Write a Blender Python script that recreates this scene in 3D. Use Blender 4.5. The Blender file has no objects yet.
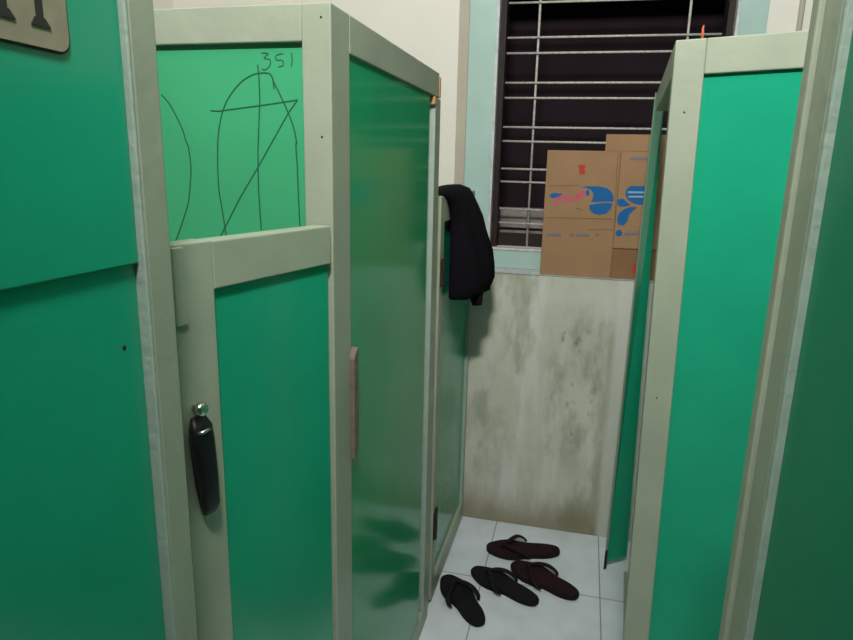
import bpy, bmesh, math, random
from mathutils import Vector, Matrix, noise
random.seed(7)
S = bpy.context.scene
COL = S.collection

# ------------------------------------------------------------------ camera
cd = bpy.data.cameras.new('camera'); cam = bpy.data.objects.new('camera', cd); COL.objects.link(cam)
cd.sensor_width = 36.0; cd.lens = 641.37 / 853 * 36.0; cd.clip_start = 0.01
pitch, yaw, roll = 0.23355, 0.236195, 0.022832
cp, sp, cw, sw = math.cos(pitch), math.sin(pitch), math.cos(yaw), math.sin(yaw)
fw = Vector((-sw*cp, cw*cp, -sp)); rt = Vector((cw, sw, 0)); up = rt.cross(fw)
r2 = math.cos(roll)*rt + math.sin(roll)*up; u2 = -math.sin(roll)*rt + math.cos(roll)*up
cam.matrix_world = Matrix(((r2.x, u2.x, -fw.x, 0), (r2.y, u2.y, -fw.y, 0), (r2.z, u2.z, -fw.z, 1.40), (0, 0, 0, 1)))
S.camera = cam

# ------------------------------------------------------------------ world, exposure, main light
w = bpy.data.worlds.new('night'); S.world = w; w.use_nodes = True
w.node_tree.nodes['Background'].inputs[0].default_value = (.5, .6, .8, 1)
w.node_tree.nodes['Background'].inputs[1].default_value = .02
S.view_settings.view_transform = 'Standard'; S.view_settings.look = 'None'
S.view_settings.gamma = 1; S.view_settings.use_curve_mapping = False
S.view_settings.exposure = 0.0
LAMP_POS = (-0.03, -0.10, 2.62); LAMP_POWER = 50
ld = bpy.data.lights.new('tube_light', 'AREA'); ld.shape = 'RECTANGLE'; ld.size = 0.20; ld.size_y = 0.08
ld.energy = LAMP_POWER; ld.color = (1.0, .97, .93)
lo = bpy.data.objects.new('tube_light', ld); COL.objects.link(lo)
lo.location = LAMP_POS; lo.rotation_euler = (math.radians(86), 0, 0)

# ------------------------------------------------------------------ materials
def mat(name, col, rough=.5, spec=.5, var=.0, scale=6, bump=0, bscale=80, metal=0, var2=None):
    m = bpy.data.materials.new(name); m.use_nodes = True
    nt = m.node_tree; b = nt.nodes['Principled BSDF']
    b.inputs['Base Color'].default_value = (*col, 1); b.inputs['Roughness'].default_value = rough
    b.inputs['Specular IOR Level'].default_value = spec; b.inputs['Metallic'].default_value = metal
    g = nt.nodes.new('ShaderNodeNewGeometry')
    if var or var2:
        n = nt.nodes.new('ShaderNodeTexNoise'); n.inputs['Scale'].default_value = scale; n.inputs['Detail'].default_value = 4
        nt.links.new(g.outputs['Position'], n.inputs['Vector'])
        r = nt.nodes.new('ShaderNodeMapRange'); r.inputs[1].default_value = .35; r.inputs[2].default_value = .65
        nt.links.new(n.outputs['Fac'], r.inputs[0])
        x = nt.nodes.new('ShaderNodeMix'); x.data_type = 'RGBA'
        lo_ = var2 if var2 else tuple(c*(1-var) for c in col)
        x.inputs[6].default_value = (*lo_, 1); x.inputs[7].default_value = (*col, 1)
        nt.links.new(r.outputs[0], x.inputs[0]); nt.links.new(x.outputs[2], b.inputs['Base Color'])
    if bump:
        n2 = nt.nodes.new('ShaderNodeTexNoise'); n2.inputs['Scale'].default_value = bscale; n2.inputs['Detail'].default_value = 3
        nt.links.new(g.outputs['Position'], n2.inputs['Vector'])
        bp = nt.nodes.new('ShaderNodeBump'); bp.inputs['Strength'].default_value = bump; bp.inputs['Distance'].default_value = .003
        nt.links.new(n2.outputs['Fac'], bp.inputs['Height']); nt.links.new(bp.outputs[0], b.inputs['Normal'])
    return m

M = {}
M['green'] = mat('green_laminate', (.014, .38, .215), .17, .5, .10, 5, .02, 30)
M['green_gloss'] = mat('green_glossy_side', (.022, .36, .155), .13, .18, .08, 5)
M['green_matte'] = mat('green_laminate_dull', (.008, .28, .145), .38, .25, .10, 5, .02, 30)
M['green_pale'] = mat('green_laminate_pale', (.055, .40, .185), .35, .4, .08, 5, .02, 30)
M['sage'] = mat('sage_paint', (.365, .415, .315), .42, .45, .10, 9, .25, 60)
M['sage_edge'] = mat('sage_paint_worn_edge', (.35, .44, .38), .5, .4, .10, 30, .4, 90)
M['wood'] = mat('bare_wood', (.62, .33, .15), .7, .3, .3, 60)
M['oldwood'] = mat('faded_pink_wood', (.20, .165, .125), .65, .3, .25, 50)
M['mint'] = mat('mint_paint', (.42, .60, .55), .5, .4, .10, 7, .15, 60)
M['mint_edge'] = mat('mint_edge', (.66, .68, .70), .5, .4, .3, 40)
M['cream'] = mat('cream_wall', (.83, .80, .73), .8, .25, .05, 3, .12, 45)
M['wallgreen'] = mat('green_room_wall', (.08, .26, .17), .7, .3, .1, 3)  # dark green given to the unseen walls to cut bounced light
M['beige'] = mat('beige_matte', (.50, .46, .38), .8, .2, .08, 8, .1, 50)
M['white'] = mat('white_ceiling', (.72, .72, .70), .85, .2)
M['brown'] = mat('dark_brown_wood', (.022, .012, .010), .6, .3, .3, 20)
M['bar'] = mat('cream_bar_paint', (.62, .60, .55), .5, .4, .35, 90)
M['night'] = mat('dark_outside_wall', (.035, .022, .03), .9, .2, .2, 4)
M['concrete'] = mat('grey_concrete', (.42, .36, .33), .9, .2, .35, 14)
M['card'] = mat('brown_cardboard', (.36, .215, .115), .75, .25, .08, 12)
M['card_dark'] = mat('brown_cardboard_worn', (.29, .155, .075), .8, .2, .12, 12)
M['ink_blue'] = mat('blue_print', (.012, .13, .36), .7, .2)
M['ink_pink'] = mat('pink_print', (.62, .10, .20), .7, .2)
M['ink_red'] = mat('red_print', (.50, .055, .035), .7, .2)
M['ink_grey'] = mat('grey_print', (.20, .18, .20), .7, .2)
M['ink_white'] = mat('white_print', (.35, .45, .60), .7, .2)
M['cardline'] = mat('cardboard_crease', (.22, .125, .06), .8, .2)
M['black_cloth'] = mat('black_cloth', (.0075, .006, .009), .95, .1, .2, 20, .2, 200)
M['rubber_black'] = mat('black_rubber', (.010, .009, .012), .75, .2, .2, 30, .2, 150)
M['rubber_maroon'] = mat('dark_maroon_rubber', (.020, .008, .010), .75, .2, .0, 25, .2, 150, var2=(.011, .008, .009))
M['maroon_bed'] = mat('maroon_footbed', (.030, .008, .010), .8, .2, .0, 14, .2, 150, var2=(.013, .008, .009))
M['plastic'] = mat('black_plastic', (.006, .005, .008), .45, .35)
M['metal'] = mat('shiny_metal', (.62, .64, .58), .22, .5, metal=1)
M['hinge'] = mat('dark_rusty_metal', (.028, .018, .012), .6, .4, .3, 60)
M['pen'] = mat('marker_ink', (.02, .115, .065), .6, .2)
M['plaque'] = mat('beige_plaque', (.34, .31, .22), .6, .3, .12, 50)
M['numeral'] = mat('dark_numeral', (.035, .035, .03), .6, .3)
M['orange'] = mat('orange_plastic', (.55, .13, .05), .5, .4)
M['lampwhite'] = mat('lamp_white', (.8, .8, .8), .4, .4)

def em():
    m = bpy.data.materials.new('lit_tube'); m.use_nodes = True
    b = m.node_tree.nodes['Principled BSDF']; b.inputs['Emission Color'].default_value = (1, .98, .95, 1); b.inputs['Emission Strength'].default_value = 3
    return m
M['tube'] = em()

def floor_mat():
    m = bpy.data.materials.new('white_floor_tiles'); m.use_nodes = True
    nt = m.node_tree; b = nt.nodes['Principled BSDF']; L = nt.links.new; N = nt.nodes.new
    g = N('ShaderNodeNewGeometry'); s = N('ShaderNodeSeparateXYZ'); L(g.outputs['Position'], s.inputs[0])
    def math_(op, a, b_=None, clamp=False):
        n = N('ShaderNodeMath'); n.operation = op; n.use_clamp = clamp
        for i, v in enumerate((a, b_)):
            if v is None: continue
            if isinstance(v, (int, float)): n.inputs[i].default_value = v
            else: L(v, n.inputs[i])
        return n.outputs[0]
    ds = []; ids = []
    for ax, off in ((0, .147), (1, 1.981)):
        t = math_('DIVIDE', math_('SUBTRACT', s.outputs[ax], off), .401)
        fr = math_('FRACT', math_('ADD', t, 40.0))
        ids.append(math_('FLOOR', math_('ADD', t, 40.0)))
        ds.append(math_('MINIMUM', fr, math_('SUBTRACT', 1.0, fr)))
    d = math_('MINIMUM', ds[0], ds[1])
    mr = N('ShaderNodeMapRange'); mr.inputs[1].default_value = .0035; mr.inputs[2].default_value = .0065; L(d, mr.inputs[0])
    n1 = N('ShaderNodeTexNoise'); n1.inputs['Scale'].default_value = 7; n1.inputs['Detail'].default_value = 5; L(g.outputs['Position'], n1.inputs['Vector'])
    cr = N('ShaderNodeValToRGB'); cr.color_ramp.elements[0].position = .3; cr.color_ramp.elements[0].color = (.66, .72, .78, 1)
    cr.color_ramp.elements[1].position = .62; cr.color_ramp.elements[1].color = (.78, .84, .91, 1); L(n1.outputs['Fac'], cr.inputs[0])
    mx = N('ShaderNodeMix'); mx.data_type = 'RGBA'; mx.inputs[6].default_value = (.33, .35, .37, 1)
    L(mr.outputs[0], mx.inputs[0]); L(cr.outputs[0], mx.inputs[7]); L(mx.outputs[2], b.inputs['Base Color'])
    b.inputs['Roughness'].default_value = .22
    bp = N('ShaderNodeBump'); bp.inputs['Strength'].default_value = .4; bp.inputs['Distance'].default_value = .002
    L(mr.outputs[0], bp.inputs['Height']); L(bp.outputs[0], b.inputs['Normal'])
    return m
M['floor'] = floor_mat()

def dirty_mat():
    m = bpy.data.materials.new('stained_lower_wall'); m.use_nodes = True
    nt = m.node_tree; b = nt.nodes['Principled BSDF']; L = nt.links.new; N = nt.nodes.new
    g = N('ShaderNodeNewGeometry'); s = N('ShaderNodeSeparateXYZ'); L(g.outputs['Position'], s.inputs[0])
    def nz(sc, det=5, mp=(1, 1, 1), off=0):
        mpn = N('ShaderNodeMapping'); mpn.inputs['Scale'].default_value = mp; mpn.inputs['Location'].default_value = (off, off, off)
        L(g.outputs['Position'], mpn.inputs[0]); n = N('ShaderNodeTexNoise'); n.inputs['Scale'].default_value = sc; n.inputs['Detail'].default_value = det
        n.inputs['Roughness'].default_value = .6
        L(mpn.outputs[0], n.inputs['Vector']); return n.outputs['Fac']
    def rng(v, a, c, lo=0., hi=1.):
        r = N('ShaderNodeMapRange'); r.inputs[1].default_value = a; r.inputs[2].default_value = c; r.inputs[3].default_value = lo; r.inputs[4].default_value = hi
        r.interpolation_type = 'SMOOTHSTEP'; L(v, r.inputs[0]); return r.outputs[0]
    def mul(a, c):
        n = N('ShaderNodeMath'); n.operation = 'MULTIPLY'
        for i, v in enumerate((a, c)):
            if isinstance(v, (int, float)): n.inputs[i].default_value = v
            else: L(v, n.inputs[i])
        return n.outputs[0]
    def mix(f, a, col):
        x = N('ShaderNodeMix'); x.data_type = 'RGBA'; L(f, x.inputs[0])
        if isinstance(a, tuple): x.inputs[6].default_value = (*a, 1)
        else: L(a, x.inputs[6])
        x.inputs[7].default_value = (*col, 1); return x.outputs[2]
    c = mix(rng(nz(4), .35, .65), (.55, .56, .48), (.64, .64, .55))
    c = mix(mul(rng(nz(9, 4, (1, 1, .12)), .48, .66), .8), c, (.70, .72, .67))          # pale vertical drips
    c = mix(mul(rng(nz(7, 6, (1, 1, .35), 3.3), .50, .66), .75), c, (.33, .36, .26))    # greenish streaks
    # grey green mould patch right of the middle, and a few black spots
    band = mul(rng(s.outputs[0], -.14, -.04), rng(s.outputs[0], .13, .05))
    band = mul(band, mul(rng(s.outputs[2], .22, .40), rng(s.outputs[2], .96, .82)))
    c = mix(mul(mul(band, rng(nz(13, 6, (1, 1, .45), 7.1), .44, .68)), .6), c, (.27, .29, .21))
    c = mix(mul(mul(band, rng(nz(26, 4, (1, 1, .5), 1.7), .60, .74)), .6), c, (.13, .14, .095))
    # brown damp tide mark along the floor with a ragged upper edge
    ad = N('ShaderNodeMath'); ad.operation = 'ADD'; L(mul(nz(9, 6, (1, 1, .4), 5.), .22), ad.inputs[0]); L(s.outputs[2], ad.inputs[1])
    c = mix(mul(rng(ad.outputs[0], .30, .12), .8), c, (.24, .20, .12))
    # whiter strip at the right end
    c = mix(mul(rng(s.outputs[0], .125, .15), .7), c, (.66, .68, .63))
    L(c, b.inputs['Base Color']); b.inputs['Roughness'].default_value = .8; b.inputs['Specular IOR Level'].default_value = .2
    bp = N('ShaderNodeBump'); bp.inputs['Strength'].default_value = .35; bp.inputs['Distance'].default_value = .004
    L(nz(40, 5), bp.inputs['Height']); L(bp.outputs[0], b.inputs['Normal'])
    return m
M['dirty'] = dirty_mat()

# ------------------------------------------------------------------ helpers
def box(bm, x0, x1, y0, y1, z0, z1, bev=0.0, xf=None):
    vs = [bm.verts.new((x, y, z)) for x in (x0, x1) for y in (y0, y1) for z in (z0, z1)]
    fs = [bm.faces.new([vs[i] for i in q]) for q in ((0,1,3,2), (4,6,7,5), (0,4,5,1), (2,3,7,6), (0,2,6,4), (1,5,7,3))]
    allv = set(vs)
    if bev:
        es = list({e for f in fs for e in f.edges})
        r = bmesh.ops.bevel(bm, geom=es, offset=bev, segments=2, affect='EDGES', profile=.5)
        allv = {v for v in allv if v.is_valid} | {v for f in r['faces'] for v in f.verts}
        for f in list(bm.faces):
            pass
    if xf:
        for v in allv: v.co = xf(v.co)
    return bm

def obj(name, bm, material, parent=None, smooth=False):
    bmesh.ops.recalc_face_normals(bm, faces=bm.faces[:])
    me = bpy.data.meshes.new(name); bm.to_mesh(me); bm.free()
    ms = material if isinstance(material, (list, tuple)) else [material]
    for m in ms: me.materials.append(m)
    o = bpy.data.objects.new(name, me); COL.objects.link(o)
    if smooth:
        for p in me.polygons: p.use_smooth = True
    if parent is not None:
        o.parent = parent
        o.matrix_parent_inverse = Matrix.Identity(4)
        off = Vector((0, 0, 0)); p = parent
        while p is not None:
            off += p.location; p = p.parent
        for v in me.vertices: v.co -= off          # parents are placed at their base without rotation
    return o

def bx(name, m, parent, *a, bev=.0015, xf=None):
    return obj(name, box(bmesh.new(), *a, bev=bev, xf=xf), m, parent)

def thing(name, label, cat, loc, group=None):
    o = bpy.data.objects.new(name, None); COL.objects.link(o); o.location = loc; o.empty_display_size = .05; o['kind'] = 'thing'
    o['label'] = label; o['category'] = cat
    if group: o['group'] = group
    return o

def struct(o): o['kind'] = 'structure'; return o

def tube(bm, pts, r, n=8, flat=None, cap=True):
    """swept tube; flat=(normal, ratio) squashes it along that direction"""
    pts = [Vector(p) for p in pts]; rings = []
    for i, p in enumerate(pts):
        t = (pts[min(i+1, len(pts)-1)] - pts[max(i-1, 0)]).normalized()
        a = Vector((0, 0, 1)) if abs(t.z) < .9 else Vector((0, 1, 0))
        if flat: a = Vector(flat[0])
        b1 = t.cross(a).normalized(); b2 = b1.cross(t).normalized()
        rr = r[i] if isinstance(r, (list, tuple)) else r
        k = flat[1] if flat else 1
        rings.append([bm.verts.new(p + b1*rr*math.cos(2*math.pi*j/n) + b2*rr*k*math.sin(2*math.pi*j/n)) for j in range(n)])
    for i in range(len(rings)-1):
        for j in range(n):
            bm.faces.new((rings[i][j], rings[i][(j+1) % n], rings[i+1][(j+1) % n], rings[i+1][j]))
    if cap:
        bm.faces.new(rings[0][::-1]); bm.faces.new(rings[-1])
    return bm

def smooth_path(pts, k=6):
    out = []; P = [Vector(p) for p in pts]
    for i in range(len(P)-1):
        p0, p1, p2, p3 = P[max(i-1, 0)], P[i], P[i+1], P[min(i+2, len(P)-1)]
        for s in range(k):
            t = s/k
            out.append(.5*((2*p1) + (p2-p0)*t + (2*p0-5*p1+4*p2-p3)*t*t + (3*p1-p0-3*p2+p3)*t**3))
    out.append(P[-1]); return out

def prism(bm, pts, to3, d0, d1):
    """outline of 2-D points swept between depths d0 and d1; to3(u, v, d) gives the place"""
    a = [bm.verts.new(to3(u, v, d0)) for u, v in pts]; b = [bm.verts.new(to3(u, v, d1)) for u, v in pts]
    n = len(pts)
    bm.faces.new(a); bm.faces.new(b[::-1])
    for i in range(n): bm.faces.new((a[i], a[(i+1) % n], b[(i+1) % n], b[i]))
    return bm

def lathe(bm, prof, base, ax, n=16):
    """profile of (radius, height) turned about axis ax from point base"""
    ax = Vector(ax).normalized(); e1 = ax.orthogonal().normalized(); e2 = ax.cross(e1); base = Vector(base); rings = []
    for r, h in prof:
        rings.append([bm.verts.new(base + ax*h + (e1*math.cos(2*math.pi*j/n) + e2*math.sin(2*math.pi*j/n))*max(r, 1e-5)) for j in range(n)])
    for i in range(len(rings)-1):
        for j in range(n): bm.faces.new((rings[i][j], rings[i][(j+1) % n], rings[i+1][(j+1) % n], rings[i+1][j]))
    bm.faces.new(rings[0][::-1]); bm.faces.new(rings[-1])
    return bm

def nail(parent, p, ax):
    return obj('nail_head', lathe(bmesh.new(), [(.0015, -.001), (.0018, .0005), (.0008, .0010)], p, ax, 10), M['hinge'], parent, True)

# ------------------------------------------------------------------ room shell
WX0, WX1, WY0, WZ = -1.68, 1.55, -2.6, 2.95
YU, YL, ZL = 2.485, 2.365, 1.0245           # upper wall face, thicker lower wall face, ledge height
OX0, OX1, OZ0, OZ1 = -.352, .437, 1.103, 2.25  # window opening
struct(bx('floor', M['floor'], None, WX0-.1, WX1+.1, WY0-.1, 2.7, -.1, 0, bev=0))
struct(bx('ceiling', M['white'], None, WX0-.1, WX1+.1, WY0-.1, 2.7, WZ, WZ+.1, bev=0))
struct(bx('wall_left', M['cream'], None, WX0-.1, WX0, WY0, 2.7, 0, WZ, bev=0))
struct(bx('wall_right', M['wallgreen'], None, WX1, WX1+.1, WY0, 2.7, 0, WZ, bev=0))
struct(bx('wall_front', M['wallgreen'], None, WX0, WX1, WY0-.1, WY0, 0, WZ, bev=0))
bm = bmesh.new()
T = 2.62
box(bm, WX0, OX0, YU, T, ZL-.01, WZ); box(bm, OX1, WX1, YU, T, ZL-.01, WZ)
box(bm, OX0, OX1, YU, T, ZL-.01, OZ0); box(bm, OX0, OX1, YU, T, OZ1, WZ)
struct(obj('wall_back', bm, M['cream']))
bm = bmesh.new(); box(bm, WX0, WX1, YL, T, 0, ZL, bev=.004)
struct(obj('wall_back_lower', bm, M['dirty']))
struct(bx('trim_1', M['mint_edge'], None, WX0, WX1, YL-.004, YU, ZL, ZL+.0015, bev=0))   # worn white paint on the ledge
struct(bx('trim_2', M['beige'], None, -.500, -.462, YU-.006, YU, ZL+.0015, WZ-.01))          # thin beige strip, darker than the wall, left of the window
bm = bmesh.new(); tube(bm, [(.630, YU-.009, ZL+.002), (.630, YU-.009, WZ-.001)], .009, 10)
struct(obj('trim_3', bm, M['beige'], None, True))

# ------------------------------------------------------------------ window
win = bpy.data.objects.new('window_1', None); COL.objects.link(win); win.location = (.04, YU, OZ0); struct(win)
bm = bmesh.new()
box(bm, -.460, OX0, YU-.012, YU+.03, ZL+.002, OZ1+.1, bev=.002)
box(bm, OX1, .532, YU-.012, YU+.03, ZL+.002, OZ1+.1, bev=.002)
box(bm, OX0, OX1, YU-.012, YU+.03, ZL+.002, OZ0, bev=.002)
box(bm, OX0, OX1, YU-.012, YU+.03, OZ1, OZ1+.1, bev=.002)
obj('window_frame', bm, M['mint'], win)
bm = bmesh.new()
box(bm, OX0-.009, OX0+.001, YU-.016, YU+.02, OZ0, OZ1, bev=.002); box(bm, OX1-.001, OX1+.009, YU-.016, YU+.02, OZ0, OZ1, bev=.002)
box(bm, OX0-.009, OX1+.009, YU-.016, YU+.02, OZ0-.007, OZ0+.002, bev=.002)
obj('frame_edge', bm, M['mint_edge'], win)
bm = bmesh.new()
box(bm, OX0+.001, OX0+.022, YU+.02, YU+.10, OZ0, OZ1); box(bm, OX1-.022, OX1-.001, YU+.02, YU+.10, OZ0, OZ1)
box(bm, OX0+.022, OX1-.022, YU+.085, YU+.115, OZ0, 1.152)
obj('casing', bm, M['brown'], win)
zs = [1.992, 1.873, 1.819, 1.715, 1.661, 1.555, 1.503, 1.400, 1.351, 1.247, 1.192, 2.045, 2.15, 2.20]
for z in zs:
    bm = bmesh.new(); tube(bm, [(OX0+.019, 2.56, z+.002), (.05, 2.56, z), (OX1-.026, 2.56, z-.002)], .0042, 8)
    obj('horizontal_bar', bm, M['bar'], win, True)
for xx in (-.216, .303):
    bm = bmesh.new(); tube(bm, [(xx, 2.568, OZ0-.002), (xx-.002, 2.568, OZ1+.01)], .0045, 8)
    obj('vertical_bar', bm, M['bar'], win, True)
# outside: a low concrete parapet with a dark board and the neighbouring wall
struct(bx('wall_outside', M['night'], None, -2.2, 2.2, 3.45, 3.55, -.1, 3.6, bev=0))
bm = bmesh.new(); box(bm, -1.6, 1.6, 2.86, 3.0, 0, 1.075); box(bm, -1.6, 1.6, 2.90, 3.0, 1.145, 1.232, bev=.006)
box(bm, -1.6, 1.6, 2.93, 2.98, 1.07, 1.15)
struct(obj('trim_4', bm, [M['concrete']]))

# ------------------------------------------------------------------ left side: fixed partitions
XF = -.393                 # corridor face of the frames
TOP = 1.637
# near partition
t = thing('cubicle_partition', 'green partition of two boards with beige number plate, nearest on the left', 'partition', (XF-.02, .35, 0))
bx('post', M['sage'], t, XF-.037, XF, .5155, .553, 0, TOP, bev=.003)
bx('post_edge', M['sage_edge'], t, XF-.037, XF+.0005, .512, .5155, 0, TOP, bev=.002)
bx('upper_board', M['green'], t, XF-.024, XF-.006, -.35, .512, 1.307, TOP-.06, bev=.002)
bx('lower_board', M['green'], t, XF-.030, XF-.011, -.35, .512, 0.06, 1.307, bev=.001)
bx('top_rail', M['sage'], t, XF-.037, XF, -.35, .512, TOP-.06, TOP, bev=.002)
bx('bottom_rail', M['sage'], t, XF-.037, XF, -.35, .512, 0, .06, bev=.002)
XB = XF-.006
obj('dark_screw', lathe(bmesh.new(), [(.0022, -.001), (.0024, .0004), (.001, .0007)], (XF-.011, .488, 1.232), (1, 0, 0), 10), M['hinge'], t, True)
def onx(x): return lambda u, v, d: (x+d, u, v)
def rounded(y0, y1, z0, z1, r, n=6):
    pts = []
    for cy, cz, a0 in ((y1-r, z0+r, -90), (y1-r, z1-r, 0), (y0+r, z1-r, 90), (y0+r, z0+r, 180)):
        for i in range(n+1):
            a = math.radians(a0 + 90*i/n); pts.append((cy + r*math.cos(a), cz + r*math.sin(a)))
    return pts
bm = bmesh.new(); prism(bm, rounded(.335, .4515, 1.4775, 1.60, .012), onx(XB), 0, .0012)
pb = obj('number_plate', bm, M['numeral'], t)
bm = bmesh.new(); prism(bm, rounded(.337, .4495, 1.4795, 1.598, .010), onx(XB), .0012, .0024)
obj('plate_face', bm, M['plaque'], pb)
for yc in (.4225, .3915):
    bm = bmesh.new(); zt, zb = 1.583, 1.497
    prism(bm, [(yc-.0032, zb), (yc+.0032, zb), (yc+.0032, zt), (yc-.0032, zt)], onx(XB), .0024, .0032)
    prism(bm, [(yc-.0085, zb-.003), (yc+.0095, zb-.003), (yc+.0045, zb+.003), (yc-.0045, zb+.003)], onx(XB), .0024, .0033)
    prism(bm, [(yc-.0045, zt-.003), (yc+.0045, zt-.003), (yc+.009, zt+.003), (yc-.009, zt+.003)], onx(XB), .0024, .0033)
    obj('numeral', bm, M['numeral'], pb)

# left cubicle: corridor side, cross partition with the marker scribble
YC_ = .975
t = thing('cubicle', 'green cubicle on the left with marker scribble on its front panel', 'cubicle', (-.6, 1.3, 0))
lc = t
bx('corner_post', M['sage'], t, XF-.048, XF, YC_, YC_+.080, 0, TOP, bev=.002)
bx('front_top_rail', M['sage'], t, WX0+.004, XF-.048, YC_, YC_+.045, TOP-.054, TOP, bev=.002)
bx('front_bottom_rail', M['sage'], t, WX0+.004, XF-.048, YC_, YC_+.045, 0, .07, bev=.002)
bx('wall_post', M['sage'], t, WX0+.004, WX0+.055, YC_, YC_+.045, .07, TOP-.054, bev=.002)
fp = bx('front_panel', M['green_pale'], t, WX0+.055, XF-.048, YC_+.009, YC_+.021, .07, TOP-.054, bev=0)
GRAF = {
 'arc': [(-0.7124,1.5100), (-0.6995,1.4968), (-0.6871,1.4763), (-0.6765,1.4541), (-0.6704,1.4333), (-0.6666,1.4229), (-0.6645,1.3927), (-0.6672,1.3651), (-0.6739,1.3308), (-0.6884,1.2956), (-0.7035,1.2644), (-0.7120,1.2494)],
 'ell': [(-0.6032,1.2771), (-0.6085,1.3207), (-0.6128,1.3544), (-0.6129,1.3938), (-0.6108,1.4296), (-0.6105,1.4341), (-0.6055,1.4606), (-0.5974,1.4852), (-0.5845,1.5067), (-0.5635,1.5278), (-0.5434,1.5388), (-0.5287,1.5420), (-0.5127,1.5418), (-0.5065,1.5357), (-0.5036,1.5274), (-0.4931,1.5079), (-0.4796,1.4798), (-0.4707,1.4558), (-0.4665,1.4330), (-0.4681,1.4316), (-0.4665,1.3969), (-0.4658,1.3587), (-0.4642,1.2958)],
 'tick': [(-0.5056,1.5343), (-0.5040,1.5177)],
 'stem': [(-0.5314,1.5553), (-0.5299,1.5373), (-0.5298,1.5009), (-0.5328,1.4668), (-0.5363,1.4234), (-0.5375,1.3954), (-0.5381,1.3566), (-0.5359,1.2895)],
 'bar': [(-0.6211,1.4843), (-0.6059,1.4832), (-0.5722,1.4873), (-0.5226,1.4930), (-0.4631,1.5008)],
 'leg': [(-0.4631,1.5008), (-0.4795,1.4812), (-0.5189,1.4222), (-0.5365,1.3954), (-0.5727,1.3434), (-0.6146,1.2750), (-0.6263,1.2570)],
 'n3': [(-0.5243,1.5725), (-0.5125,1.5714), (-0.5198,1.5647), (-0.5097,1.5624), (-0.5100,1.5536), (-0.5189,1.5469), (-0.5243,1.5489)],
 'n5': [(-0.4863,1.5710), (-0.4980,1.5685), (-0.4983,1.5617), (-0.4882,1.5610), (-0.4868,1.5533), (-0.4954,1.5513)],
 'n1': [(-0.4715,1.5721), (-0.4709,1.5599), (-0.4727,1.5510)],
}

bm = bmesh.new()
GRAF = {k: [(x*.97988, 1.4 + (z-1.4)*.97988) for x, z in v] for k, v in GRAF.items()}
for k, pts in GRAF.items():
    P = smooth_path([(x, YC_+.0088, z) for x, z in pts], 5) if k in ('arc', 'ell', 'n3', 'n5') else [Vector((x, YC_+.0088, z)) for x, z in pts]
    tube(bm, P, .00125 if k[0] != 'n' else .0010, 6, flat=((0, 1, 0), .3))
obj('marker_scribble', bm, M['pen'], fp)
bx('side_top_rail', M['sage'], t, XF-.037, XF, YC_+.080, 1.716, TOP-.060, TOP, bev=.002)
bx('side_bottom_rail', M['sage'], t, XF-.037, XF, YC_+.080, 1.682, 0, .060, bev=.002)
bx('far_post', M['sage'], t, XF-.037, XF, 1.682, 1.738, 0, TOP-.062, bev=.002)
bx('far_post_edge', M['sage_edge'], t, XF-.037, XF+.001, 1.676, 1.682, .06, TOP-.062, bev=.002)
bx('rail_end', M['wood'], t, XF-.030, XF+.0015, 1.717, 1.731, TOP-.060, TOP-.008, bev=.002)
bx('rail_end', M['wood'], t, XF-.020, XF+.003, 1.660, 1.672, TOP-.082, TOP-.061, bev=.003)
bx('side_panel', M['green_gloss'], t, XF-.020, XF-.004, YC_+.080, 1.630, .060, TOP-.060, bev=0)
lt = bmesh.new()
prism(lt, [(1.046, .866), (1.062, .880), (1.067, .90), (1.067, 1.078), (1.050, 1.068), (1.046, 1.06)], onx(XF-.012), .009, .0215)
obj('latch_plate', lt, M['oldwood'], t)
nail(t, (XF+.0095, 1.055, 1.005), (1, 0, 0))
nail(t, (-.4086, YC_, 1.6165), (0, -1, 0)); nail(t, (-.4099, YC_, 1.4427), (0, -1, 0))
# cross partition behind, closing the cubicle
bx('rear_panel', M['green_pale'], t, WX0+.004, XF-.038, 1.700, 1.715, 0, TOP-.02, bev=0)

# ------------------------------------------------------------------ near low door, ajar into the left entrance
HX, HY, DA = -.391, .9665, math.radians(11.5)
def dxf(c):   # door-local: x = distance from hinge, y = out of the face (towards the corridor), z up
    s, o, z = c
    return Vector((HX - s*math.sin(DA) + o*math.cos(DA), HY - s*math.cos(DA) - o*math.sin(DA), z))
W_ = .333
t = thing('cubicle_gate', 'low green door standing ajar in front of the scribbled panel, with black handle', 'door', (HX, HY-.16, .1), 'low cubicle doors')
d = lambda name, m, *a, **k: bx(name, m, t, *a, xf=dxf, **k)
d('stile', M['sage'], .266, W_, -.032, 0, .10, 1.307, bev=.002)
d('top_rail', M['sage'], .004, .266, -.032, -.0005, 1.245, 1.306, bev=.002)
d('bottom_rail', M['sage'], .004, .266, -.032, -.001, .10, .17, bev=.002)
d('panel', M['green'], .004, .266, -.020, -.0075, .17, 1.245, bev=0)
d('batten', M['sage'], .3165, W_+.001, -.001, .005, 1.211, 1.304, bev=.0015)
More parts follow.
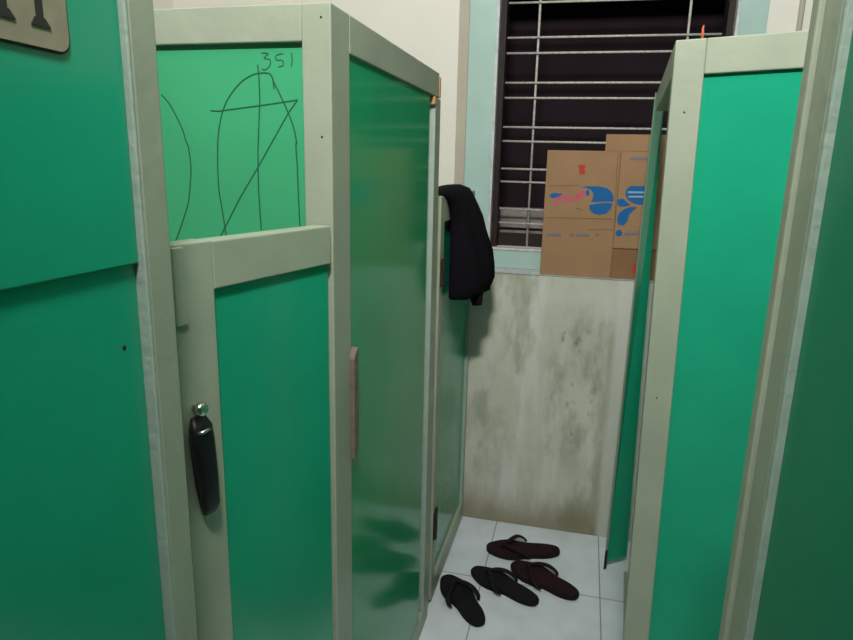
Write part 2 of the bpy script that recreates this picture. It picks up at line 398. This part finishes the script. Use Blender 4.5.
# handle: black tapered grip under a shiny screw knob
bm = bmesh.new(); rows = []
for s, z, hw, th in ((.305, 1.092, .011, .008), (.3055, 1.080, .0165, .016), (.306, 1.06, .0172, .020), (.303, 1.01, .0155, .021), (.298, .97, .0125, .018), (.2955, .957, .0105, .010)):
    ring = []
    for j in range(16):
        a = 2*math.pi*j/16
        ring.append(bm.verts.new(dxf((s + .007 + hw*math.copysign(abs(math.cos(a))**.7, math.cos(a)), .001 + th*(.5 + .5*math.copysign(abs(math.sin(a))**.7, math.sin(a))), z))))
    rows.append(ring)
for i in range(len(rows)-1):
    for j in range(16): bm.faces.new((rows[i][j], rows[i][(j+1) % 16], rows[i+1][(j+1) % 16], rows[i+1][j]))
bm.faces.new(rows[0]); bm.faces.new(rows[-1][::-1])
h = obj('pull_handle', bm, M['plastic'], t, True)
nrm = (math.cos(DA), -math.sin(DA), 0)
obj('screw_knob', lathe(bmesh.new(), [(.004, 0), (.0045, .008), (.0085, .009), (.0095, .013), (.0075, .017), (.003, .0185)], dxf((.313, 0, 1.1035)), nrm, 18), M['metal'], h, True)
bm = bmesh.new(); tube(bm, [dxf((.328, .004, 1.072)), dxf((.321, .021, 1.078)), dxf((.309, .022, 1.079))], .0022, 8)
obj('wire_loop', bm, M['metal'], h, True)

# ------------------------------------------------------------------ far low door (shut), carries the garment
t = thing('cubicle_gate', 'far low green door at the end of the left side, under the black garment', 'door', (XF-.02, 2.05, .02), 'low cubicle doors')
Y0, Y1, DZ = 1.790, 2.352, 1.322
bx('stile', M['sage'], t, XF-.034, XF-.002, Y0, Y0+.048, .02, DZ, bev=.002)
bx('stile', M['sage_edge'], t, XF-.034, XF-.002, Y1-.022, Y1, .02, DZ, bev=.002)
bx('top_rail', M['sage'], t, XF-.034, XF-.002, Y0+.048, Y1-.022, DZ-.075, DZ, bev=.002)
bx('bottom_rail', M['sage'], t, XF-.034, XF-.002, Y0+.048, Y1-.022, .02, .075, bev=.002)
bx('panel', M['green'], t, XF-.028, XF-.014, Y0+.048, Y1-.022, .075, DZ-.075, bev=0)
for z0, z1 in ((1.062, 1.142), (.235, .335)):
    bm = bmesh.new(); box(bm, XF-.003, XF+.004, Y0+.008, Y0+.044, z0, z1, bev=.001)
    tube(bm, [(XF+.004, Y0+.020, z0), (XF+.004, Y0+.020, z1)], .0045, 8)
    obj('hinge', bm, M['hinge'], t)

# ------------------------------------------------------------------ right cubicle (leans and turns a little)
RX, RY, RA = .1375, 1.34, math.atan2(.047, .838)
def rxf(c):   # local: x along the front, y along the corridor side; whole thing turned and leaning left at the top
    x, y, z = c
    z2 = z + (.045*x if z > 1.4 else 0)
    return Vector((RX + x*math.cos(RA) + y*math.sin(RA) + (1.64-z)*.017, RY - x*math.sin(RA) + y*math.cos(RA), z2))
t = thing('cubicle', 'green cubicle on the right with plain front panel and sagging top rail', 'cubicle', (.6, 1.7, 0))
rc = t
d = lambda name, m, *a, **k: bx(name, m, t, *a, xf=rxf, **k)
d('corner_post', M['sage'], 0, .054, 0, .048, 0, 1.638, bev=.002)
d('front_top_rail', M['sage'], .054, 1.25, 0, .040, 1.576, 1.638, bev=.002)
d('front_bottom_rail', M['sage'], .054, 1.25, 0, .040, 0, .07, bev=.002)
d('front_panel', M['green'], .054, 1.25, .009, .021, .07, 1.576, bev=0)
d('side_top_rail', M['sage'], 0, .035, .048, .797, 1.580, 1.638, bev=.002)
d('side_panel', M['green_gloss'], .047, .057, .048, .80, .014, 1.580, bev=0)
d('threshold', M['sage'], .022, .045, .048, .80, 0, .014, bev=.001)
nail(t, rxf((.026, 0, 1.51)), (0, -1, 0)); nail(t, rxf((.024, 0, .945)), (0, -1, 0))

# narrow upright board closing the far end of the right cubicle's open side
def lxf(c):   # local: x = 0 free edge .. 1 hinge edge, y = depth into the leaf, z
    x, y, z = c
    a = Vector((.161 + .0095*z, 2.142, z)); b = Vector((.243 - .020*z, 2.205, z))
    dn = Vector((-.12, -1, 0))
    return a.lerp(b, x) - dn*y
d = lambda name, m, *a, **k: bx(name, m, rc, *a, xf=lxf, **k)
d('end_stile', M['sage'], 0, .10, 0, .026, .08, 1.635, bev=.0)
d('end_board', M['green'], .10, 1, .003, .022, .03, 1.635, bev=0)
d('stile_foot', M['brown'], 0, .12, .001, .026, .004, .08, bev=0)

# near right partition
RXF = .165
t = thing('cubicle_partition', 'dark green partition with ribbed sage post, nearest on the right', 'partition', (RXF+.02, .3, 0))
bx('post', M['sage'], t, RXF, RXF+.037, .545, .588, 0, TOP, bev=.003)
bx('post_edge', M['sage_edge'], t, RXF-.0005, RXF+.037, .538, .545, 0, TOP, bev=.002)
bx('stop_strip', M['sage'], t, RXF-.004, RXF+.030, .588, .606, 0, TOP, bev=.002)
bx('panel', M['green_matte'], t, RXF+.006, RXF+.022, -.35, .538, .06, TOP-.06, bev=0)
bx('top_rail', M['sage'], t, RXF, RXF+.037, -.35, .538, TOP-.06, TOP, bev=.002)
bx('bottom_rail', M['sage'], t, RXF, RXF+.037, -.35, .538, 0, .06, bev=.002)

# ------------------------------------------------------------------ garment over the far door
path = [  # x_in, x_out, z, y0, y1, then unit direction follows the path
    ((-.434, -.452), 1.10, 1.96, 2.22), ((-.432, -.458), 1.20, 1.93, 2.22), ((-.431, -.452), 1.29, 1.88, 2.22),
]
bm = bmesh.new(); rings = []
def dring(c_in, c_out, y0, y1, fold):
    """D-shaped section: flat from y0 to y1 on the inner side, bulging on the outer"""
    ring = []; n = 26
    for j in range(n+1):
        a = math.pi*j/n; y = (y0+y1)/2 - (y1-y0)/2*math.cos(a)
        k = max(0.0, math.sin(a))**.62
        k *= 1 + fold*(.10*math.sin(y*70 + c_in.z*9) + .06*math.sin(y*131 + c_in.z*23))
        p = c_in.lerp(c_out, k); ring.append(bm.verts.new((p.x, y, p.z)))
    for j in range(1, 8):
        y = y1 + (y0-y1)*j/8; ring.append(bm.verts.new((c_in.x, y, c_in.z)))
    return ring
V = lambda x, z: Vector((x, 0, z))
secs = [(V(-.4295, 1.13), V(-.446, 1.125), 1.97, 2.20, .3), (V(-.4295, 1.20), V(-.456, 1.20), 1.94, 2.22, .5), (V(-.4295, 1.29), V(-.452, 1.295), 1.88, 2.21, .3),
        (V(-.4290, 1.322), V(-.447, 1.335), 1.815, 2.20, .2), (V(-.420, 1.3245), V(-.426, 1.349), 1.800, 2.20, .2), (V(-.405, 1.3245), V(-.402, 1.351), 1.800, 2.20, .2),
        (V(-.3935, 1.322), V(-.381, 1.342), 1.815, 2.21, .2), (V(-.392, 1.305), V(-.364, 1.315), 1.87, 2.22, .4), (V(-.392, 1.275), V(-.347, 1.280), 1.89, 2.23, .7),
        (V(-.392, 1.24), V(-.331, 1.244), 1.912, 2.235, 1), (V(-.392, 1.19), V(-.315, 1.192), 1.912, 2.24, 1), (V(-.392, 1.14), V(-.300, 1.14), 1.912, 2.24, 1),
        (V(-.392, 1.09), V(-.290, 1.09), 1.912, 2.235, 1), (V(-.392, 1.055), V(-.288, 1.05), 1.912, 2.225, 1), (V(-.392, 1.025), V(-.296, 1.018), 1.912, 2.21, 1),
        (V(-.392, 1.010), V(-.310, 1.008), 1.914, 2.19, .8), (V(-.390, 1.002), V(-.325, 1.0), 1.918, 2.15, .5)]
for a in secs: rings.append(dring(*a))
nr = len(rings[0])
for i in range(len(rings)-1):
    for j in range(nr): bm.faces.new((rings[i][j], rings[i][(j+1) % nr], rings[i+1][(j+1) % nr], rings[i+1][j]))
bm.faces.new(rings[0]); bm.faces.new(rings[-1][::-1])
g = thing('garment', 'black cloth garment hung over the top of the far low door', 'clothing', (-.36, 2.05, .975))
obj('body', bm, M['black_cloth'], g, True)
bm = bmesh.new(); tube(bm, smooth_path([(-.320, 2.03, 1.03), (-.322, 2.02, 1.00), (-.318, 2.01, .982), (-.316, 2.005, .972)], 4), [.022]*4 + [.021]*4 + [.017]*4 + [.008], 12)
obj('cuff', bm, M['black_cloth'], g, True)

# ------------------------------------------------------------------ carton on the ledge
CZ = ZL + .002
t = thing('cardboard_carton', 'brown cardboard carton with blue and pink print standing on window ledge', 'box', (.03, 2.42, CZ))
yf = 2.374
bx('front_face', M['card'], t, -.146, .104, yf, yf+.075, CZ, 1.469, bev=.002)
bx('side_face', M['card'], t, .1045, .300, yf+.0005, yf+.075, 1.135, 1.469, bev=.002)
bx('lower_flap', M['card_dark'], t, .1045, .300, yf+.006, yf+.075, CZ, 1.134, bev=.002)
bx('raised_flap', M['card'], t, .050, .300, yf+.002, yf+.008, 1.4695, 1.525, bev=.001)
onc = lambda dd: (lambda u, v, d: (u, yf - d + dd, v))
PRINT = {
 'lobe1': [(-0.0226,1.3454), (0.0013,1.3485), (0.0397,1.3487), (0.0688,1.3432), (0.0868,1.3269), (0.0932,1.3077), (0.0917,1.2970), (0.0630,1.2980), (0.0346,1.2936), (0.0177,1.2945), (0.0214,1.3078), (0.0227,1.3225), (0.0145,1.3344), (-0.0029,1.3411)],
 'lobe2': [(0.0113,1.2830), (0.0350,1.2887), (0.0634,1.2931), (0.0912,1.2921), (0.0866,1.2734), (0.0714,1.2557), (0.0502,1.2500), (0.0281,1.2541), (0.0136,1.2659)],
 'drop1': [(0.1035,1.2984), (0.1097,1.3083), (0.1239,1.3087), (0.1366,1.2985), (0.1493,1.2878), (0.1310,1.2823), (0.1121,1.2817)],
 'drop2': [(0.1734,1.2814), (0.1520,1.2588), (0.1450,1.2317), (0.1345,1.2165), (0.1177,1.2182), (0.1090,1.2351), (0.1142,1.2574), (0.1295,1.2726), (0.1499,1.2815)],
 'pill': [(0.2174,1.3546), (0.1434,1.3526), (0.1314,1.3402), (0.1312,1.3210), (0.1431,1.3045), (0.1579,1.2963), (0.1772,1.2912), (0.2238,1.2904)],
 'leaf': [(-0.1305,1.3128), (-0.1163,1.3216), (-0.0816,1.3192), (-0.0981,1.3089), (-0.1199,1.3022)],
 'bit': [(-0.0045,1.3314), (0.0047,1.3365), (0.0105,1.3245), (0.0041,1.3136), (-0.0036,1.3192)],
 'red': [(-0.0378,1.4199), (-0.0115,1.4205), (-0.0139,1.4085), (-0.0105,1.3893), (-0.0306,1.3874), (-0.0331,1.4080)],
 'dot': [(0.1083,1.1882), (0.1136,1.1998), (0.1264,1.2004), (0.1336,1.1893), (0.1283,1.1792), (0.1154,1.1786)],
 'w1': [(0.1383,1.3318), (0.2012,1.3323)],
 'w2': [(0.1420,1.3165), (0.2025,1.3180)],
 'p1': [(-0.1099,1.3011), (-0.0883,1.3092), (-0.0813,1.3143)],
 'p2': [(-0.0932,1.3090), (-0.1035,1.2790), (-0.1112,1.2837)],
 'p3': [(-0.0799,1.2946), (-0.0687,1.3098), (-0.0746,1.2899), (-0.0608,1.3027)],
 'p4': [(-0.0608,1.3027), (-0.0516,1.3103), (-0.0552,1.2930), (-0.0413,1.3033)],
 'p5': [(-0.0390,1.3058), (-0.0228,1.3162), (-0.0341,1.3183), (-0.0239,1.2990)],
 'p6': [(-0.0241,1.3014), (-0.0144,1.3335), (-0.0082,1.3166), (-0.0198,1.3089)],
 't1': [(-0.1314,1.1722), (-0.0789,1.1736)],
 't2': [(-0.0467,1.1756), (-0.0343,1.1762)],
 't3': [(-0.0269,1.1760), (0.0196,1.1777)],
 't4': [(0.0414,1.1802), (0.0535,1.1807)],
 't5': [(0.1393,1.1891), (0.1865,1.1922)],
 'faint': [(-0.0365,1.2714), (-0.0116,1.2659)],
 'crease': [(0.0133,1.1954), (0.1048,1.2014)],
 'lid': [(-0.1352,1.3457), (-0.0229,1.3498)],
 'lid2': [(-0.1304,1.2345), (0.0969,1.2371)],
}

def pr(name, keys, m, d1=.0006, label=None):
    bm = bmesh.new()
    for k in keys: prism(bm, PRINT[k], onc(0), 0.0001, d1)
    o = obj(name, bm, m, t)
    if label: o['label'] = label
def stroke(name, keys, wd, m, sm=True):
    bm = bmesh.new()
    for k in keys:
        P = [(x, yf-.0004, z) for x, z in PRINT[k]]
        tube(bm, smooth_path(P, 4) if sm and len(P) > 2 else P, wd, 6, flat=((0, 1, 0), .12))
    obj(name, bm, m, t)
pr('swoosh', ['lobe1', 'lobe2', 'bit'], M['ink_blue'], label='blue two-lobed swoosh print')
pr('droplet_print', ['drop1', 'drop2'], M['ink_blue']); pr('banner_print', ['pill'], M['ink_blue']); pr('leaf_print', ['leaf'], M['ink_blue'])
pr('red_mark', ['red'], M['ink_red']); pr('round_mark', ['dot'], M['ink_blue'])
bm = bmesh.new(); prism(bm, [(.176, 1.048), (.192, 1.046), (.194, 1.066), (.186, 1.082), (.178, 1.074)], lambda u, v, d: (u, yf+.0062-d, v), 0, .0006); obj('red_mark', bm, M['ink_red'], t)
stroke('pink_lettering', ['p1', 'p2', 'p3', 'p4', 'p5', 'p6'], .0030, M['ink_pink'])
bm = bmesh.new()
for k in ('w1', 'w2'): tube(bm, [(x, yf-.0009, z) for x, z in PRINT[k]], .0028, 6, flat=((0, 1, 0), .15))
obj('banner_lines', bm, M['ink_white'], t)
for k in ('t1', 't2', 't3', 't4', 't5'): stroke('small_print', [k], .0060, M['ink_grey'])
stroke('crease_line', ['crease', 'lid', 'lid2', 'faint'], .0014, M['cardline'])
bm = bmesh.new(); tube(bm, [(.1045, yf-.0002, 1.036), (.104, yf-.0002, 1.20), (.0955, yf-.0002, 1.39), (.094, yf-.0002, 1.448), (.101, yf-.0002, 1.460)], .0012, 6, flat=((0, 1, 0), .2))
obj('fold_line', bm, M['cardline'], t)
bx('flap_tape', M['ink_grey'], t, .135, .205, yf-.0004, yf+.003, 1.440, 1.449, bev=0)

# ------------------------------------------------------------------ flip-flops
def outline(L, wf, n=44):
    pts = []
    for j in range(n):
        a = 2*math.pi*j/n; u = math.cos(a); x = L/2*math.copysign(abs(u)**.9, u); s = (x/L + .5)      # s: 0 heel .. 1 toe
        wd = wf*(.0365 + .0125*math.exp(-((s-.72)/.22)**2) - .005*math.exp(-((s-.42)/.16)**2))
        v = math.sin(a); y = wd*math.copysign(abs(v)**.72, v)
        pts.append((x, y + .004*math.sin(s*3.0)))
    return pts
def flip_flop(label, toe, heel, msole, mbed, mstrap, side, wf=1.1):
    toe = Vector((*toe, 0)); heel = Vector((*heel, 0)); ax = toe-heel; L = ax.length; ax.normalize(); ay = Vector((-ax.y, ax.x, 0))*side
    c = (toe+heel)/2
    P = lambda x, y, z: c + ax*x + ay*y + Vector((0, 0, z))
    t = thing('flip_flop', label, 'sandal', (c.x, c.y, 0.0), 'flip-flops on the tiled floor')
    o = outline(L, wf); bm = bmesh.new(); rings = []
    for sc, z in ((.965, .0005), (.995, .003), (1.0, .013), (.985, .0165)):
        rings.append([bm.verts.new(P(x*sc, y*sc, z + .004*max(0, abs(x)/L*2-.75)*2)) for x, y in o])
    n = len(o)
    for i in range(3):
        for j in range(n): bm.faces.new((rings[i][j], rings[i][(j+1) % n], rings[i+1][(j+1) % n], rings[i+1][j]))
    bm.faces.new(rings[0][::-1]); bm.faces.new(rings[-1]); obj('sole', bm, msole, t)
    bm = bmesh.new(); r0 = [bm.verts.new(P(x*.97, y*.955, .0160 + .004*max(0, abs(x)/L*2-.75)*2)) for x, y in o]; r1 = [bm.verts.new(P(x*.955, y*.93, .0182 + .004*max(0, abs(x)/L*2-.75)*2)) for x, y in o]
    for j in range(n): bm.faces.new((r0[j], r0[(j+1) % n], r1[(j+1) % n], r1[j]))
    bm.faces.new(r0[::-1]); bm.faces.new(r1); obj('footbed', bm, mbed, t)
    xt, yt = L*.285, .008
    bm = bmesh.new()
    tube(bm, smooth_path([P(xt, yt, .016), P(xt-.002, yt, .030), P(xt-.012, yt, .034)], 4), .0045, 8)
    for s in (1, -1):
        pth = smooth_path([P(xt-.004, yt, .032), P(xt-.03, yt + s*.020*wf, .037), P(xt-.062, s*.041*wf, .034), P(xt-.088, s*.0485*wf, .020), P(xt-.097, s*.044*wf, .010)], 5)
        m_ = len(pth); tube(bm, pth, [.0055 + .0055*math.sin(math.pi*min(1, i/(m_-1)*1.15)) for i in range(m_)], 8, flat=((0, 0, 1), .38))
    obj('strap', bm, mstrap, t, True)
    return t
flip_flop('dark maroon flip-flop lying crosswise, farthest back near the wall', (-.266, 2.152), (.004, 2.206), M['rubber_maroon'], M['maroon_bed'], M['rubber_maroon'], 1, 1.25)
flip_flop('dark maroon flip-flop pointing away, rightmost, its toe against the crosswise one', (-.160, 2.079), (.074, 1.950), M['rubber_maroon'], M['maroon_bed'], M['rubber_maroon'], -1, 1.22)
flip_flop('black flip-flop in the middle, between the nearest one and the maroon pair', (-.294, 2.008), (-.054, 1.882), M['rubber_black'], M['rubber_black'], M['rubber_black'], -1)
flip_flop('black flip-flop nearest the camera, toe against the left cubicle sill', (-.379, 1.940), (-.219, 1.730), M['rubber_black'], M['rubber_black'], M['rubber_black'], -1)

# ------------------------------------------------------------------ small orange stub on the right cubicle rail
p0 = rxf((.046, .015, 1.640)); p0.z = 1.6405
bm = bmesh.new(); tube(bm, [p0, p0 + Vector((.0003, 0, .010)), p0 + Vector((-.0005, 0, .019)), p0 + Vector((.0008, 0, .0245))], [.0028, .0026, .0020, .0009], 8)
o = obj('wire_stub', bm, M['orange'], None, True); o['label'] = 'small orange wire stub sticking up from right cubicle top rail'; o['category'] = 'wire'; o['kind'] = 'thing'

# ------------------------------------------------------------------ the ceiling lamp that lights the room (behind the camera)
lx, ly, lz = LAMP_POS
t = thing('ceiling_light', 'white fluorescent tube lamp hanging from the ceiling behind the viewer', 'lamp', (lx, ly, lz+.03))
bm = bmesh.new(); box(bm, lx-.20, lx+.20, ly-.10, ly-.03, lz-.05, lz+.06, bev=.004); obj('housing', bm, M['lampwhite'], t)
bm = bmesh.new(); tube(bm, [(lx-.16, ly-.018, lz), (lx+.16, ly-.018, lz)], .013, 12); obj('tube', bm, M['tube'], t, True)
for s in (-.15, .15):
    bm = bmesh.new(); tube(bm, [(lx+s, ly-.06, lz+.05), (lx+s, ly-.06, WZ)], .006, 8); obj('hanger', bm, M['lampwhite'], t, True)
